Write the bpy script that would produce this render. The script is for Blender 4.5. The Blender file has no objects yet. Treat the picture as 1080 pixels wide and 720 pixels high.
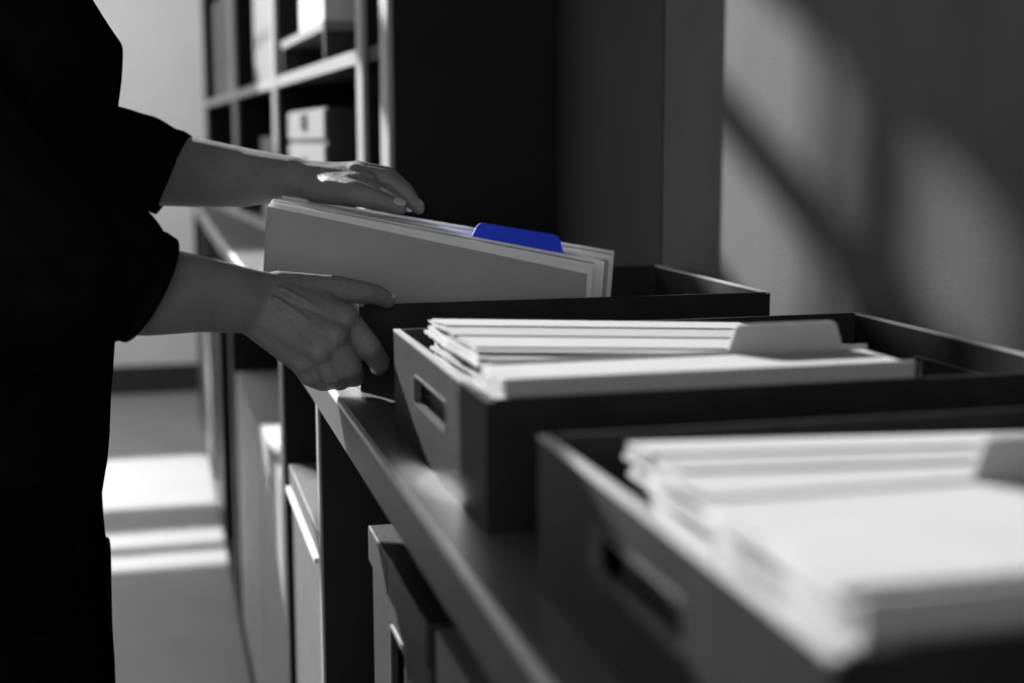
import bpy, bmesh, math, random
from mathutils import Vector, Matrix, noise

# ------------------------------------------------------------------ camera, world, sun, exposure
SC = bpy.context.scene
C = SC.collection
YAW, PITCH, FPX, CAMZ = 0.2549, 0.1442, 1450.0, 1.112
cam_d = bpy.data.cameras.new('camera')
cam_d.sensor_width = 36.0
cam_d.lens = 36.0 * FPX / 1080.0
cam_d.clip_start = 0.02
cam_d.dof.use_dof = True
cam_d.dof.focus_distance = 1.17
cam_d.dof.aperture_fstop = 3.8
cam = bpy.data.objects.new('camera', cam_d)
C.objects.link(cam)
cam.location = (0, 0, CAMZ)
cam.rotation_euler = (math.pi / 2 - PITCH, 0.0016, -YAW)
SC.camera = cam

world = bpy.data.worlds.new('sky')
SC.world = world
world.use_nodes = True
bg = world.node_tree.nodes['Background']
bg.inputs[0].default_value = (1, 1, 1, 1)
bg.inputs[1].default_value = 2.45

sun_d = bpy.data.lights.new('sun', 'SUN')
sun_d.energy = 12.5
sun_d.angle = math.radians(0.53)
sun = bpy.data.objects.new('sun', sun_d)
C.objects.link(sun)
SUN_DIR = Vector((0.425, -1.0, -0.48)).normalized()
sun.rotation_euler = SUN_DIR.to_track_quat('-Z', 'Y').to_euler()
sun.location = (-6, 14, 8)

SC.view_settings.view_transform = 'Standard'
SC.view_settings.look = 'None'
SC.view_settings.gamma = 1.0
SC.view_settings.exposure = 0.0
SC.view_settings.use_curve_mapping = False

WX = 0.575          # right wall
FY = 6.29           # far wall
LX = -4.0           # left wall
BY = -2.2           # wall behind the camera
HC = 4.25           # ceiling
CT = 0.90           # worktop height
XF = 0.1427         # worktop front edge


def portal(loc, rot, sx, sy):
    d = bpy.data.lights.new('daylight_portal', 'AREA')
    d.shape = 'RECTANGLE'
    d.size, d.size_y = sx, sy
    d.cycles.is_portal = True
    o = bpy.data.objects.new('daylight_portal', d)
    C.objects.link(o)
    o.location = loc
    o.rotation_euler = rot


LWIN = (1.9, 5.9, 0.9, 3.2)   # left-wall window: y0, y1, z0, z1
portal((LX - 0.02, (LWIN[0] + LWIN[1]) / 2, (LWIN[2] + LWIN[3]) / 2), (0, -math.pi / 2, 0), LWIN[3] - LWIN[2], LWIN[1] - LWIN[0])
portal((-1.85, FY + 0.08, 3.33), (-math.pi / 2, 0, 0), 2.8, 1.5)

portal((-0.75, BY - 0.02, 1.9), (math.pi / 2, 0, 0), 2.3, 2.2)

# ------------------------------------------------------------------ helpers
_fw = Vector((math.sin(YAW) * math.cos(PITCH), math.cos(YAW) * math.cos(PITCH), -math.sin(PITCH)))
_rt = Vector((math.cos(YAW), -math.sin(YAW), 0))
_up = _rt.cross(_fw)


def P(px, py, y):
    """world point at depth y that lies on the sight line of a photo pixel"""
    d = _fw + _rt * ((px - 540) / FPX) + _up * ((360 - py) / FPX)
    return Vector((0, 0, CAMZ)) + d * (y / d.y)


MATS = {}


def mat(name, grey, rough=0.5, spec=0.5, noise_amt=0.0, nscale=40.0, bump=0.0, bscale=120.0, metallic=0.0, rgb=None, stretch=None):
    if name in MATS:
        return MATS[name]
    m = bpy.data.materials.new(name)
    m.use_nodes = True
    nt = m.node_tree
    b = nt.nodes['Principled BSDF']
    col = rgb if rgb else (grey, grey, grey)
    b.inputs['Base Color'].default_value = (*col, 1)
    b.inputs['Roughness'].default_value = rough
    b.inputs['Specular IOR Level'].default_value = spec
    b.inputs['Metallic'].default_value = metallic
    if noise_amt or bump:
        tc = nt.nodes.new('ShaderNodeTexCoord')
        mp = nt.nodes.new('ShaderNodeMapping')
        if stretch:
            mp.inputs['Scale'].default_value = stretch
        nt.links.new(tc.outputs['Object'], mp.inputs[0])
    if noise_amt:
        n = nt.nodes.new('ShaderNodeTexNoise')
        n.inputs['Scale'].default_value = nscale
        n.inputs['Detail'].default_value = 6
        nt.links.new(mp.outputs[0], n.inputs['Vector'])
        r = nt.nodes.new('ShaderNodeValToRGB')
        r.color_ramp.elements[0].position = 0.3
        r.color_ramp.elements[1].position = 0.7
        r.color_ramp.elements[0].color = (*[c * (1 - noise_amt) for c in col], 1)
        r.color_ramp.elements[1].color = (*[min(1, c * (1 + noise_amt)) for c in col], 1)
        nt.links.new(n.outputs['Fac'], r.inputs[0])
        nt.links.new(r.outputs[0], b.inputs['Base Color'])
    if bump:
        n2 = nt.nodes.new('ShaderNodeTexNoise')
        n2.inputs['Scale'].default_value = bscale
        n2.inputs['Detail'].default_value = 4
        nt.links.new(mp.outputs[0], n2.inputs['Vector'])
        bp = nt.nodes.new('ShaderNodeBump')
        bp.inputs['Strength'].default_value = bump
        bp.inputs['Distance'].default_value = 0.002
        nt.links.new(n2.outputs['Fac'], bp.inputs['Height'])
        nt.links.new(bp.outputs[0], b.inputs['Normal'])
    MATS[name] = m
    return m


def glass_mat():
    m = bpy.data.materials.new('window_glass')
    m.use_nodes = True
    nt = m.node_tree
    nt.nodes.clear()
    out = nt.nodes.new('ShaderNodeOutputMaterial')
    mix = nt.nodes.new('ShaderNodeMixShader')
    tr = nt.nodes.new('ShaderNodeBsdfTransparent')
    gl = nt.nodes.new('ShaderNodeBsdfGlossy')
    gl.inputs['Roughness'].default_value = 0.02
    fr = nt.nodes.new('ShaderNodeFresnel')
    fr.inputs['IOR'].default_value = 1.2
    nt.links.new(fr.outputs[0], mix.inputs[0])
    nt.links.new(tr.outputs[0], mix.inputs[1])
    nt.links.new(gl.outputs[0], mix.inputs[2])
    nt.links.new(mix.outputs[0], out.inputs[0])
    return m


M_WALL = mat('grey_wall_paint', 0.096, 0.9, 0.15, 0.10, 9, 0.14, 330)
M_WALLSHADE = mat('painted_wall_shade', 0.045, 0.8, 0.2, 0.08, 9, 0.2, 330)  # shade on the right wall, put into a darker colour
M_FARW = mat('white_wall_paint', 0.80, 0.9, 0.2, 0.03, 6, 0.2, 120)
M_BACKW = mat('grey_back_wall_paint', 0.20, 0.9, 0.2, 0.05, 6)
M_CEIL = mat('ceiling_paint', 0.30, 0.9, 0.2, 0.03, 6)
M_FLOOR = mat('grey_floor', 0.30, 0.55, 0.3, 0.06, 5, 0.1, 60)
M_BASE = mat('dark_baseboard', 0.03, 0.5, 0.4, 0.1, 20)
M_FRAME = mat('window_frame_paint', 0.25, 0.5, 0.4, 0.05, 20)
M_GLASS = glass_mat()
M_TOP = mat('worktop_laminate', 0.075, 0.42, 0.4, 0.12, 30, 0.08, 300)
M_EDGELIT = mat('painted_edge_highlight', 0.38, 0.35, 0.5, 0.06, 40)  # sunlit highlight of the rounded worktop edge, put into a pale colour
M_EDGE = mat('worktop_edge', 0.07, 0.45, 0.5, 0.1, 30)
M_CAB = mat('black_cabinet', 0.012, 0.6, 0.25, 0.2, 15)
M_STILE = mat('pale_edge_banding', 0.26, 0.5, 0.4, 0.06, 30)
M_HUTCH = mat('black_bookcase_board', 0.006, 0.65, 0.2, 0.2, 15)
M_TRAY = mat('dark_tray_board', 0.015, 0.5, 0.18, 0.3, 35, 0.12, 260)
M_RIMGLINT = mat('painted_rim_glint', 0.48, 0.35, 0.6, 0.1, 40)  # pale colour paints the sun glint on rims of the dark trays
M_HOLEEDGE = mat('hand_hole_edge', 0.07, 0.4, 0.4, 0.1, 40)
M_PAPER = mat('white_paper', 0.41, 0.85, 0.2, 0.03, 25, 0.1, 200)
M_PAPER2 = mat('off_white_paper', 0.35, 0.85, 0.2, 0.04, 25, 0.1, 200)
M_PAPERLIT = mat('painted_lit_paper', 0.90, 0.85, 0.2, 0.03, 25, 0.1, 200)  # white paper in a raised colour, makes up for missing sun on the pack
M_FOLDER = mat('grey_card_folder', 0.34, 0.75, 0.25, 0.04, 30, 0.15, 300)
M_FOLDER2 = mat('mid_grey_card_folder', 0.30, 0.75, 0.25, 0.04, 30, 0.15, 300)
M_BLUE = mat('blue_card', 0, 0.55, 0.3, 0.06, 60, 0.1, 300, rgb=(0.012, 0.05, 0.75))
M_ABOX = mat('dark_archive_board', 0.02, 0.5, 0.45, 0.3, 60, 0.25, 180)
M_ABOX2 = mat('black_lid_board', 0.012, 0.45, 0.5, 0.2, 60, 0.2, 180)
M_GBOX = mat('grey_archive_board', 0.115, 0.55, 0.4, 0.12, 30, 0.2, 200)
M_BIND = mat('pale_grey_binder', 0.36, 0.6, 0.3, 0.06, 25)
M_WBOX = mat('white_carton', 0.72, 0.6, 0.3, 0.04, 25)
M_BIND2 = mat('grey_binder', 0.17, 0.6, 0.3, 0.06, 25)
M_DRAW = mat('pale_drawer_board', 0.20, 0.6, 0.3, 0.04, 25)
M_METAL = mat('handle_metal', 0.10, 0.4, 0.5, 0.05, 30)
M_HOLE = mat('dark_recess', 0.006, 0.8, 0.1, 0.1, 30)
M_SHIRT = mat('black_cotton', 0.006, 0.9, 0.0, 0.25, 60, 0.5, 500)
M_TROUS = mat('black_twill', 0.004, 0.9, 0.0, 0.25, 60, 0.4, 700)
M_SHOE = mat('black_leather', 0.01, 0.4, 0.4, 0.2, 40)
M_HAIR = mat('dark_hair', 0.02, 0.5, 0.4, 0.3, 80, 0.6, 300)


def skin_mat():
    m = mat('skin', 0.185, 0.48, 0.45, 0.16, 28, 0.55, 420)
    return m


M_SKIN = skin_mat()


def make_translucent(m, grey, fac):
    """paper lets part of the light through"""
    nt = m.node_tree
    out = [n for n in nt.nodes if n.type == 'OUTPUT_MATERIAL'][0]
    b = nt.nodes['Principled BSDF']
    t = nt.nodes.new('ShaderNodeBsdfTranslucent')
    t.inputs['Color'].default_value = (grey, grey, grey, 1)
    mx = nt.nodes.new('ShaderNodeMixShader')
    mx.inputs[0].default_value = fac
    nt.links.new(b.outputs[0], mx.inputs[1])
    nt.links.new(t.outputs[0], mx.inputs[2])
    nt.links.new(mx.outputs[0], out.inputs['Surface'])


make_translucent(M_PAPERLIT, 0.92, 0.15)
M_NAIL = mat('fingernail', 0.42, 0.25, 0.5, 0.04, 80)
M_EYE = mat('eye', 0.6, 0.2, 0.5, 0.02, 50)
M_LIP = mat('lip', 0.18, 0.45, 0.4, 0.05, 80)


def tag(o, label, cat, group=None):
    o['label'] = label
    o['category'] = cat
    if group:
        o['group'] = group
    return o


def struct(o):
    o['kind'] = 'structure'
    return o


def link(name, me, m, parent=None, loc=(0, 0, 0), smooth=False):
    if m is not None and not me.materials:
        me.materials.append(m)
    o = bpy.data.objects.new(name, me)
    C.objects.link(o)
    o.location = loc
    if parent is not None:
        o.parent = parent
    if smooth:
        for p in me.polygons:
            p.use_smooth = True
    return o


def empty(name, loc, rz=0.0):
    o = bpy.data.objects.new(name, None)
    C.objects.link(o)
    o.location = loc
    o.rotation_euler = (0, 0, rz)
    o.empty_display_size = 0.05
    return o


def bm_box(bm, x0, x1, y0, y1, z0, z1):
    vs = [bm.verts.new((x, y, z)) for z in (z0, z1) for y in (y0, y1) for x in (x0, x1)]
    for f in ((0, 2, 3, 1), (4, 5, 7, 6), (0, 1, 5, 4), (2, 6, 7, 3), (0, 4, 6, 2), (1, 3, 7, 5)):
        bm.faces.new([vs[i] for i in f])
    return vs


def finish(bm, name, m, parent=None, loc=(0, 0, 0), bevel=0.0, smooth=False, seg=2):
    if bevel:
        bmesh.ops.bevel(bm, geom=list(bm.edges), offset=bevel, segments=seg, affect='EDGES', profile=0.6, clamp_overlap=True)
    bmesh.ops.recalc_face_normals(bm, faces=bm.faces)
    me = bpy.data.meshes.new(name)
    bm.to_mesh(me)
    bm.free()
    return link(name, me, m, parent, loc, smooth)


def box(name, x0, x1, y0, y1, z0, z1, m, parent=None, bevel=0.0, off=None):
    """box given in world numbers (or in the parent's frame); the origin sits at its base centre"""
    cx, cy = (x0 + x1) / 2, (y0 + y1) / 2
    bm = bmesh.new()
    bm_box(bm, x0 - cx, x1 - cx, y0 - cy, y1 - cy, 0, z1 - z0)
    return finish(bm, name, m, parent, (cx, cy, z0), bevel)


def boxes(name, lst, m, parent=None):
    bm = bmesh.new()
    for b in lst:
        bm_box(bm, *b)
    return finish(bm, name, m, parent)


def rrect(cu, cv, hu, hv, r, n=5):
    pts = []
    for (su, sv, a0) in ((1, 1, 0), (-1, 1, 90), (-1, -1, 180), (1, -1, 270)):
        for k in range(n + 1):
            a = math.radians(a0 + 90 * k / n)
            pts.append((cu + su * (hu - r) + r * math.cos(a), cv + sv * (hv - r) + r * math.sin(a)))
    return pts


def plate_with_hole(bm, outer, hole, w0, w1, axis_map):
    """plate between w0 and w1 with an outer polygon and a hole polygon of the same vertex count"""
    n = len(hole)
    lay = []
    for w in (w0, w1):
        lay.append(([bm.verts.new(axis_map(u, v, w)) for u, v in outer], [bm.verts.new(axis_map(u, v, w)) for u, v in hole]))
    for k in range(n):
        j = (k + 1) % n
        bm.faces.new([lay[0][0][k], lay[0][0][j], lay[0][1][j], lay[0][1][k]])
        bm.faces.new([lay[1][0][j], lay[1][0][k], lay[1][1][k], lay[1][1][j]])
        bm.faces.new([lay[0][0][j], lay[0][0][k], lay[1][0][k], lay[1][0][j]])
        bm.faces.new([lay[0][1][k], lay[0][1][j], lay[1][1][j], lay[1][1][k]])


def outer_like(hole, u0, u1, v0, v1):
    """project every hole vertex outwards on the rectangle, corners included"""
    n = len(hole) // 4
    out = []
    for q, (cu, cv) in enumerate(((u1, v1), (u0, v1), (u0, v0), (u1, v0))):
        seg = hole[q * n:(q + 1) * n]
        for k in range(n):
            t = k / (n - 1)
            hu, hv = seg[k]
            if q in (0, 2):
                a = (cu, hv) if t < 0.5 else (hu, cv)
            else:
                a = (hu, cv) if t < 0.5 else (cu, hv)
            if abs(t - 0.5) < 0.5 / (n - 1) + 1e-6 and abs(t - 0.5) < 0.11:
                a = (cu, cv)
            out.append(a)
    return out


# ------------------------------------------------------------------ the room
TH = 0.12
struct(box('floor', LX - TH, WX + TH, BY - TH, FY + TH, -0.06, 0.0, M_FLOOR))
struct(box('ceiling', LX - TH, WX + TH, BY - TH, FY + TH, HC, HC + 0.08, M_CEIL))
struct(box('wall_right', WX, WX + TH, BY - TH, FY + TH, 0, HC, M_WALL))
BW = (-1.9, 0.4, 0.8, 3.0)    # opening added behind the camera for fill light: x0, x1, z0, z1
struct(boxes('wall_back', [(LX, BW[0], BY - TH, BY, 0, HC), (BW[1], WX, BY - TH, BY, 0, HC), (BW[0], BW[1], BY - TH, BY, 0, BW[2]), (BW[0], BW[1], BY - TH, BY, BW[3], HC)], M_BACKW))
# left wall with one wide window opening
y0, y1, z0, z1 = LWIN
struct(boxes('wall_left', [(LX - TH, LX, BY - TH, y0, 0, HC), (LX - TH, LX, y1, FY + TH, 0, HC), (LX - TH, LX, y0, y1, 0, z0), (LX - TH, LX, y0, y1, z1, HC)], M_FARW))
# far wall: openings hidden behind the person; x0,x1,z0,z1
T2 = 0.06
OPEN = {
    'a': (-1.45, -0.42, 0.629, 1.315),
    'b': (-1.77, -0.50, 2.60, 3.708),
    'c': (-3.20, -1.79, 2.60, 4.05),
}
fw = [(LX, -3.20, FY, FY + T2, 0, HC), (-0.42, WX, FY, FY + T2, 0, HC), (-3.20, -0.42, FY, FY + T2, 0, 0.629),
      (-3.20, -1.45, FY, FY + T2, 0.629, 1.315), (-3.20, -0.42, FY, FY + T2, 1.315, 2.60),
      (-1.79, -1.77, FY, FY + T2, 2.60, HC), (-0.50, -0.42, FY, FY + T2, 2.60, HC), (-1.77, -0.50, FY, FY + T2, 3.708, HC),
      (-3.20, -1.79, FY, FY + T2, 4.05, HC)]
struct(boxes('wall_far', fw, M_FARW))


def window(name, x0, x1, z0, z1, vbars, hbars):
    """window in the far wall"""
    w = empty(name, ((x0 + x1) / 2, FY + 0.03, z0))
    struct(w)
    cx = (x0 + x1) / 2

    def loc(o):
        o.location = Vector(o.location) - w.location
        o.parent = w
        return o
    f = 0.012
    for i, b in enumerate(((x0, x0 + f, z0, z1), (x1 - f, x1, z0, z1))):
        loc(box('window_jamb', b[0], b[1], FY + 0.005, FY + 0.055, b[2], b[3], M_FRAME))
    for b in ((z0, z0 + f), (z1 - f, z1)):
        loc(box('window_rail', x0 + f, x1 - f, FY + 0.005, FY + 0.055, b[0], b[1], M_FRAME))
    xs = [x0 + f] + [v for c, h in vbars for v in (c - h, c + h)] + [x1 - f]
    for c, h in vbars:
        loc(box('mullion', c - h, c + h, FY + 0.005, FY + 0.055, z0 + f, z1 - f, M_FRAME))
    for c, h in hbars:
        for k in range(0, len(xs), 2):
            loc(box('glazing_bar', xs[k], xs[k + 1], FY + 0.01, FY + 0.05, c - h, c + h, M_FRAME))
    for k in range(0, len(xs), 2):
        loc(box('pane', xs[k], xs[k + 1], FY + 0.028, FY + 0.032, z0 + f, z1 - f, M_GLASS))
    return w


window('window_1', *OPEN['a'], [], [(1.054, 0.058), (1.21, 0.010)])
window('window_2', *OPEN['b'], [(-1.680, 0.022)], [(3.535, 0.022)])
window('window_3', *OPEN['c'], [(-2.60, 0.025)], [(3.1, 0.02)])
w4 = empty('window_4', (LX - 0.06, (LWIN[0] + LWIN[1]) / 2, LWIN[2]))
struct(w4)
for yy in (LWIN[0] + 0.02, LWIN[1] - 0.02):
    o = box('window_jamb', LX - 0.09, LX - 0.03, yy - 0.02, yy + 0.02, LWIN[2], LWIN[3], M_FRAME)
    o.location = Vector(o.location) - w4.location
    o.parent = w4
for zz in (LWIN[2] + 0.02, LWIN[3] - 0.02):
    o = box('window_rail', LX - 0.09, LX - 0.03, LWIN[0] + 0.04, LWIN[1] - 0.04, zz - 0.02, zz + 0.02, M_FRAME)
    o.location = Vector(o.location) - w4.location
    o.parent = w4
ym = (LWIN[0] + LWIN[1]) / 2
o = box('mullion', LX - 0.09, LX - 0.03, ym - 0.025, ym + 0.025, LWIN[2] + 0.04, LWIN[3] - 0.04, M_FRAME)
o.location = Vector(o.location) - w4.location
o.parent = w4
for a, b in ((LWIN[0] + 0.04, ym - 0.025), (ym + 0.025, LWIN[1] - 0.04)):
    o = box('pane', LX - 0.062, LX - 0.058, a, b, LWIN[2] + 0.04, LWIN[3] - 0.04, M_GLASS)
    o.location = Vector(o.location) - w4.location
    o.parent = w4
fill_win = empty('fill_window', ((BW[0] + BW[1]) / 2, BY - 0.06, BW[2]))  # added to throw fill light on faces turned to the camera
struct(fill_win)
xm = (BW[0] + BW[1]) / 2
for nm, b in (('window_jamb', (BW[0], BW[0] + 0.04, BW[2], BW[3])), ('window_jamb', (BW[1] - 0.04, BW[1], BW[2], BW[3])), ('mullion', (xm - 0.025, xm + 0.025, BW[2] + 0.04, BW[3] - 0.04)),
              ('window_rail', (BW[0] + 0.04, BW[1] - 0.04, BW[2], BW[2] + 0.04)), ('window_rail', (BW[0] + 0.04, BW[1] - 0.04, BW[3] - 0.04, BW[3]))):
    o = box(nm, b[0], b[1], BY - 0.09, BY - 0.03, b[2], b[3], M_FRAME)
    o.location = Vector(o.location) - fill_win.location
    o.parent = fill_win
for a, b in ((BW[0] + 0.04, xm - 0.025), (xm + 0.025, BW[1] - 0.04)):
    o = box('pane', a, b, BY - 0.062, BY - 0.058, BW[2] + 0.04, BW[3] - 0.04, M_GLASS)
    o.location = Vector(o.location) - fill_win.location
    o.parent = fill_win
struct(box('wall_shade_1', WX - 0.0018, WX - 0.0002, 1.512, 5.35, CT + 0.001, 2.4, M_WALLSHADE))  # dark sheet stands in for wall shade beside the bookcase
struct(box('baseboard_far', LX, WX, FY - 0.018, FY, 0, 0.125, M_BASE))
struct(box('baseboard_left', LX, LX + 0.018, BY, FY - 0.018, 0, 0.125, M_BASE))

# unseen lamp, added to brighten the far end of the room (above the picture)
M_FILL = mat('fill_lamp_diffuser', 0.8, 0.6)
_b = M_FILL.node_tree.nodes['Principled BSDF']
_b.inputs['Emission Color'].default_value = (1, 1, 1, 1)
_b.inputs['Emission Strength'].default_value = 40.0
lamp = empty('added_fill_lamp', (-0.55, 4.95, 2.62))
tag(lamp, 'unseen fill lamp added to brighten the white wall, above the picture', 'lamp')
box('fill_lamp_body', -0.60, 0.60, -0.09, 0.09, 0.012, 0.06, M_FRAME, lamp, bevel=0.004)
box('diffuser', -0.59, 0.59, -0.08, 0.08, 0.0, 0.0115, M_FILL, lamp)
for xx in (-0.5, 0.5):
    box('suspension_rod', xx - 0.004, xx + 0.004, -0.004, 0.004, 0.0605, HC - 2.62 - 0.001, M_METAL, lamp)

# ------------------------------------------------------------------ the low cabinets and the worktop
worktop = empty('worktop', ((XF + WX) / 2, 2.5, CT - 0.034))
tag(worktop, 'long grey laminate worktop running along the wall under the open trays', 'worktop')
WY0, WY1 = -0.35, 5.40


def kid(o, par):
    o.location = Vector(o.location) - par.location
    o.parent = par
    return o


kid(box('slab', XF + 0.0025, WX - 0.001, WY0, WY1, CT - 0.0335, CT, M_TOP, bevel=0.0012), worktop)
kid(box('front_edge', XF, XF + 0.0024, WY0, WY1, CT - 0.034, CT - 0.0042, M_EDGE, bevel=0.0008), worktop)
bm = bmesh.new()
prof = [(0.0024, -0.004)] + [(0.004 - 0.004 * math.cos(math.radians(a)), -0.004 + 0.004 * math.sin(math.radians(a))) for a in range(0, 91, 15)] + [(0.0045, 0.0002), (0.0045, -0.0002), (0.0024, -0.0002)]
pa = [bm.verts.new((XF - 0.0006 + u, WY0, CT + v + 0.0003)) for u, v in prof]
pb = [bm.verts.new((XF - 0.0006 + u, WY1, CT + v + 0.0003)) for u, v in prof]
for k in range(len(prof)):
    j = (k + 1) % len(prof)
    bm.faces.new([pa[k], pa[j], pb[j], pb[k]])
bm.faces.new(pa)
bm.faces.new(pb[::-1])
kid(finish(bm, 'edge_highlight', M_EDGELIT), worktop)

CABZ = CT - 0.0345


def cabinet(y0, y1, mids, label, shelves=()):
    c = empty('open_cabinet', ((XF + WX) / 2, (y0 + y1) / 2, 0))
    tag(c, label, 'cabinet', 'low cabinets under the worktop')
    x0, x1 = XF + 0.006, WX - 0.002
    t = 0.018
    kid(box('plinth', x0 + 0.05, x1, y0, y1, 0.0, 0.0795, M_CAB), c)
    kid(box('bottom_board', x0, x1, y0, y1, 0.08, 0.098, M_CAB), c)
    kid(box('back_board', x1 - 0.008, x1, y0, y1, 0.0985, CABZ, M_CAB), c)
    for i, yy in enumerate([y0 + t / 2] + list(mids) + [y1 - t / 2]):
        nm = 'side_panel' if i in (0, len(mids) + 1) else 'divider'
        d = kid(box(nm, x0 + 0.003, x1 - 0.0085, yy - t / 2, yy + t / 2, 0.0985, CABZ, M_CAB), c)
        e = box('edge_strip', x0, x0 + 0.0025, yy - t / 2, yy + t / 2, 0.0985, CABZ, M_STILE)
        e.location = Vector(e.location) - c.location - d.location
        e.parent = d
    return c


cabinet(-0.30, 1.738, (0.45, 1.335), 'nearest black open cabinet holding the dark lidded box')
cabinet(1.742, 2.958, (), 'black open cabinet with pale grey magazine files, beyond the lidded boxes')
cabinet(2.962, 4.18, (3.55,), 'blurred black open cabinet further along the row')
cabinet(4.184, 5.38, (4.78,), 'farthest black open cabinet next to the white wall')


# ------------------------------------------------------------------ trays on the worktop
def tray(x, y, label, W=0.38, D=0.293, H=0.0743, rz=0.0):
    t = empty('document_tray', (x + W / 2, y + D / 2, CT + 0.0005), rz)
    tag(t, label, 'tray', 'open document trays on the worktop')
    th = 0.004
    hx, hy = W / 2, D / 2
    # two end walls with a rounded hand hole
    for s in (-1, 1):
        bm = bmesh.new()
        hole = rrect(0.012 if s < 0 else 0.0, 0.0435, 0.054, 0.0105, 0.006, 5)
        outer = outer_like(hole, -hy, hy, 0.0, H - 0.0016)
        w0, w1 = (-hx, -hx + th) if s < 0 else (hx - th, hx)
        plate_with_hole(bm, outer, hole, w0, w1, lambda u, v, w: (w, u, v))
        o = finish(bm, 'end_wall', M_TRAY, t)
        r = boxes('rim', [(w0 - 0.0004, w1 + 0.0004, -hy, hy, H - 0.0015, H)], M_RIMGLINT, o)
        # rolled edge round the hand hole
        bm = bmesh.new()
        ring = rrect(0.012 if s < 0 else 0.0, 0.0435, 0.054, 0.0105, 0.006, 5)
        ring_in = rrect(0.012 if s < 0 else 0.0, 0.0435, 0.0526, 0.0091, 0.005, 5)
        plate_with_hole(bm, ring, ring_in, w0 - 0.0006, w1 + 0.0006, lambda u, v, w: (w, u, v))
        finish(bm, 'hand_hole_edge', M_HOLEEDGE, o)
    for s in (-1, 1):
        yy = (-hy, -hy + th) if s < 0 else (hy - th, hy)
        o = boxes('side_wall', [(-hx + th, hx - th, yy[0], yy[1], 0, H - 0.0016)], M_TRAY, t)
        boxes('rim', [(-hx + th, hx - th, yy[0], yy[1], H - 0.0015, H - 0.0002)], M_TRAY, o)
    boxes('tray_floor', [(-hx + th, hx - th, -hy + th, hy - th, 0.0, 0.004)], M_TRAY, t)
    return t


X2, Y2 = 0.1697, 0.707
X1, Y1 = 0.1671, 1.158
X3, Y3 = 0.1728, 0.321
tray(X2, Y2, 'middle dark tray full of paper with a grey index tab')
tray(X1, Y1, 'dark tray held at its corner by the person, files being lifted out')
tray(X3, Y3, 'nearest, strongly blurred dark tray full of white paper')
ZF = CT + 0.006     # inside floor of the trays


# ------------------------------------------------------------------ paper lying in the trays
def sheet(name, x0, x1, y0, y1, z, th, m, seed, curl=0.002, rz=0.0, tilt=0.0):
    """a thin document: a slightly wavy slab of paper"""
    rnd = random.Random(seed)
    nx, ny = 22, 6
    bm = bmesh.new()
    cx, cy = (x0 + x1) / 2, (y0 + y1) / 2
    ph = (seed // 100) * 7.3 + (seed % 100) * 0.07
    rows = []
    for k in range(2):
        g = []
        for i in range(nx + 1):
            u = (i / nx)
            u = u * u * (1.6 - 0.6 * u) if u < 0.5 else u * u * (1.6 - 0.6 * u)
            col = []
            for j in range(ny + 1):
                v = j / ny
                x = x0 + (x1 - x0) * u
                y = y0 + (y1 - y0) * v
                e = max(0.0, 1 - u * 7) ** 1.5
                dz = curl * e * (noise.noise((v * 2.2 + ph, ph, 0)) * 1.4 + 0.15)
                x += e * 0.004 * noise.noise((v * 3 + ph, ph + 9, 3))
                col.append(bm.verts.new((x - cx, y - cy, dz + (th if k else 0) + tilt * (v - 0.5) * (y1 - y0))))
            g.append(col)
        rows.append(g)
    for i in range(nx):
        for j in range(ny):
            bm.faces.new([rows[1][i][j], rows[1][i + 1][j], rows[1][i + 1][j + 1], rows[1][i][j + 1]])
            bm.faces.new([rows[0][i][j], rows[0][i][j + 1], rows[0][i + 1][j + 1], rows[0][i + 1][j]])
    for i in range(nx):
        bm.faces.new([rows[0][i][0], rows[0][i + 1][0], rows[1][i + 1][0], rows[1][i][0]])
        bm.faces.new([rows[0][i + 1][ny], rows[0][i][ny], rows[1][i][ny], rows[1][i + 1][ny]])
    for j in range(ny):
        bm.faces.new([rows[0][0][j + 1], rows[0][0][j], rows[1][0][j], rows[1][0][j + 1]])
        bm.faces.new([rows[0][nx][j], rows[0][nx][j + 1], rows[1][nx][j + 1], rows[1][nx][j]])
    o = finish(bm, name, m, None, (cx, cy, z))
    o.rotation_euler = (0, 0, rz)
    return o


ORD = ['topmost', 'second from top', 'third from top', 'fourth from top', 'fifth from top', 'sixth from top', 'seventh from top', 'eighth from top', 'ninth from top',
       'tenth from top', 'eleventh from top', 'lowest']


def paper_pile(x0, x1, y0, y1, ztop, label, group, seed, nthin=9, thin=0.0028, step=0.0, roll=0.0):
    rnd = random.Random(seed)
    ths = []
    base = ztop - ZF - nthin * thin - roll * (x1 - x0) / 2
    nb = 3
    ths = [base / nb] * nb + [thin] * nthin
    z = ZF
    for k, th in enumerate(ths):
        if k == nb:
            z += roll * (x1 - x0) / 2
        j = 0.0006 if k < nb else 0.0035
        a0 = x0 + rnd.uniform(-j, j)
        if k >= nb:
            a0 = x0 + rnd.uniform(0, 0.009)
        a1 = x1 + rnd.uniform(-0.008, 0.0)
        if roll:
            a1 = x1 - (a0 - x0)
        up_ = k - (nb + nthin) + 3
        yy0 = y0 + (step * up_ * rnd.uniform(0.8, 1.2) if up_ > 0 else rnd.uniform(0, 0.0012))
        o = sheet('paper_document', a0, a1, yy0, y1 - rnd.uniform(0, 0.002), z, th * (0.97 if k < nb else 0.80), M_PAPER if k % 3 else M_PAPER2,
                  seed * 100 + k, curl=(0.0008 if k == len(ths) - 1 else 0.0016) if k >= nb else 0.0, rz=rnd.uniform(-0.004, 0.004) if k >= nb and not roll else 0)
        if k >= nb:
            o.rotation_euler[1] = roll
        tag(o, 'white paper document, ' + ORD[len(ths) - 1 - k] + label, 'document', group)
        z += th
    return z


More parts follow.
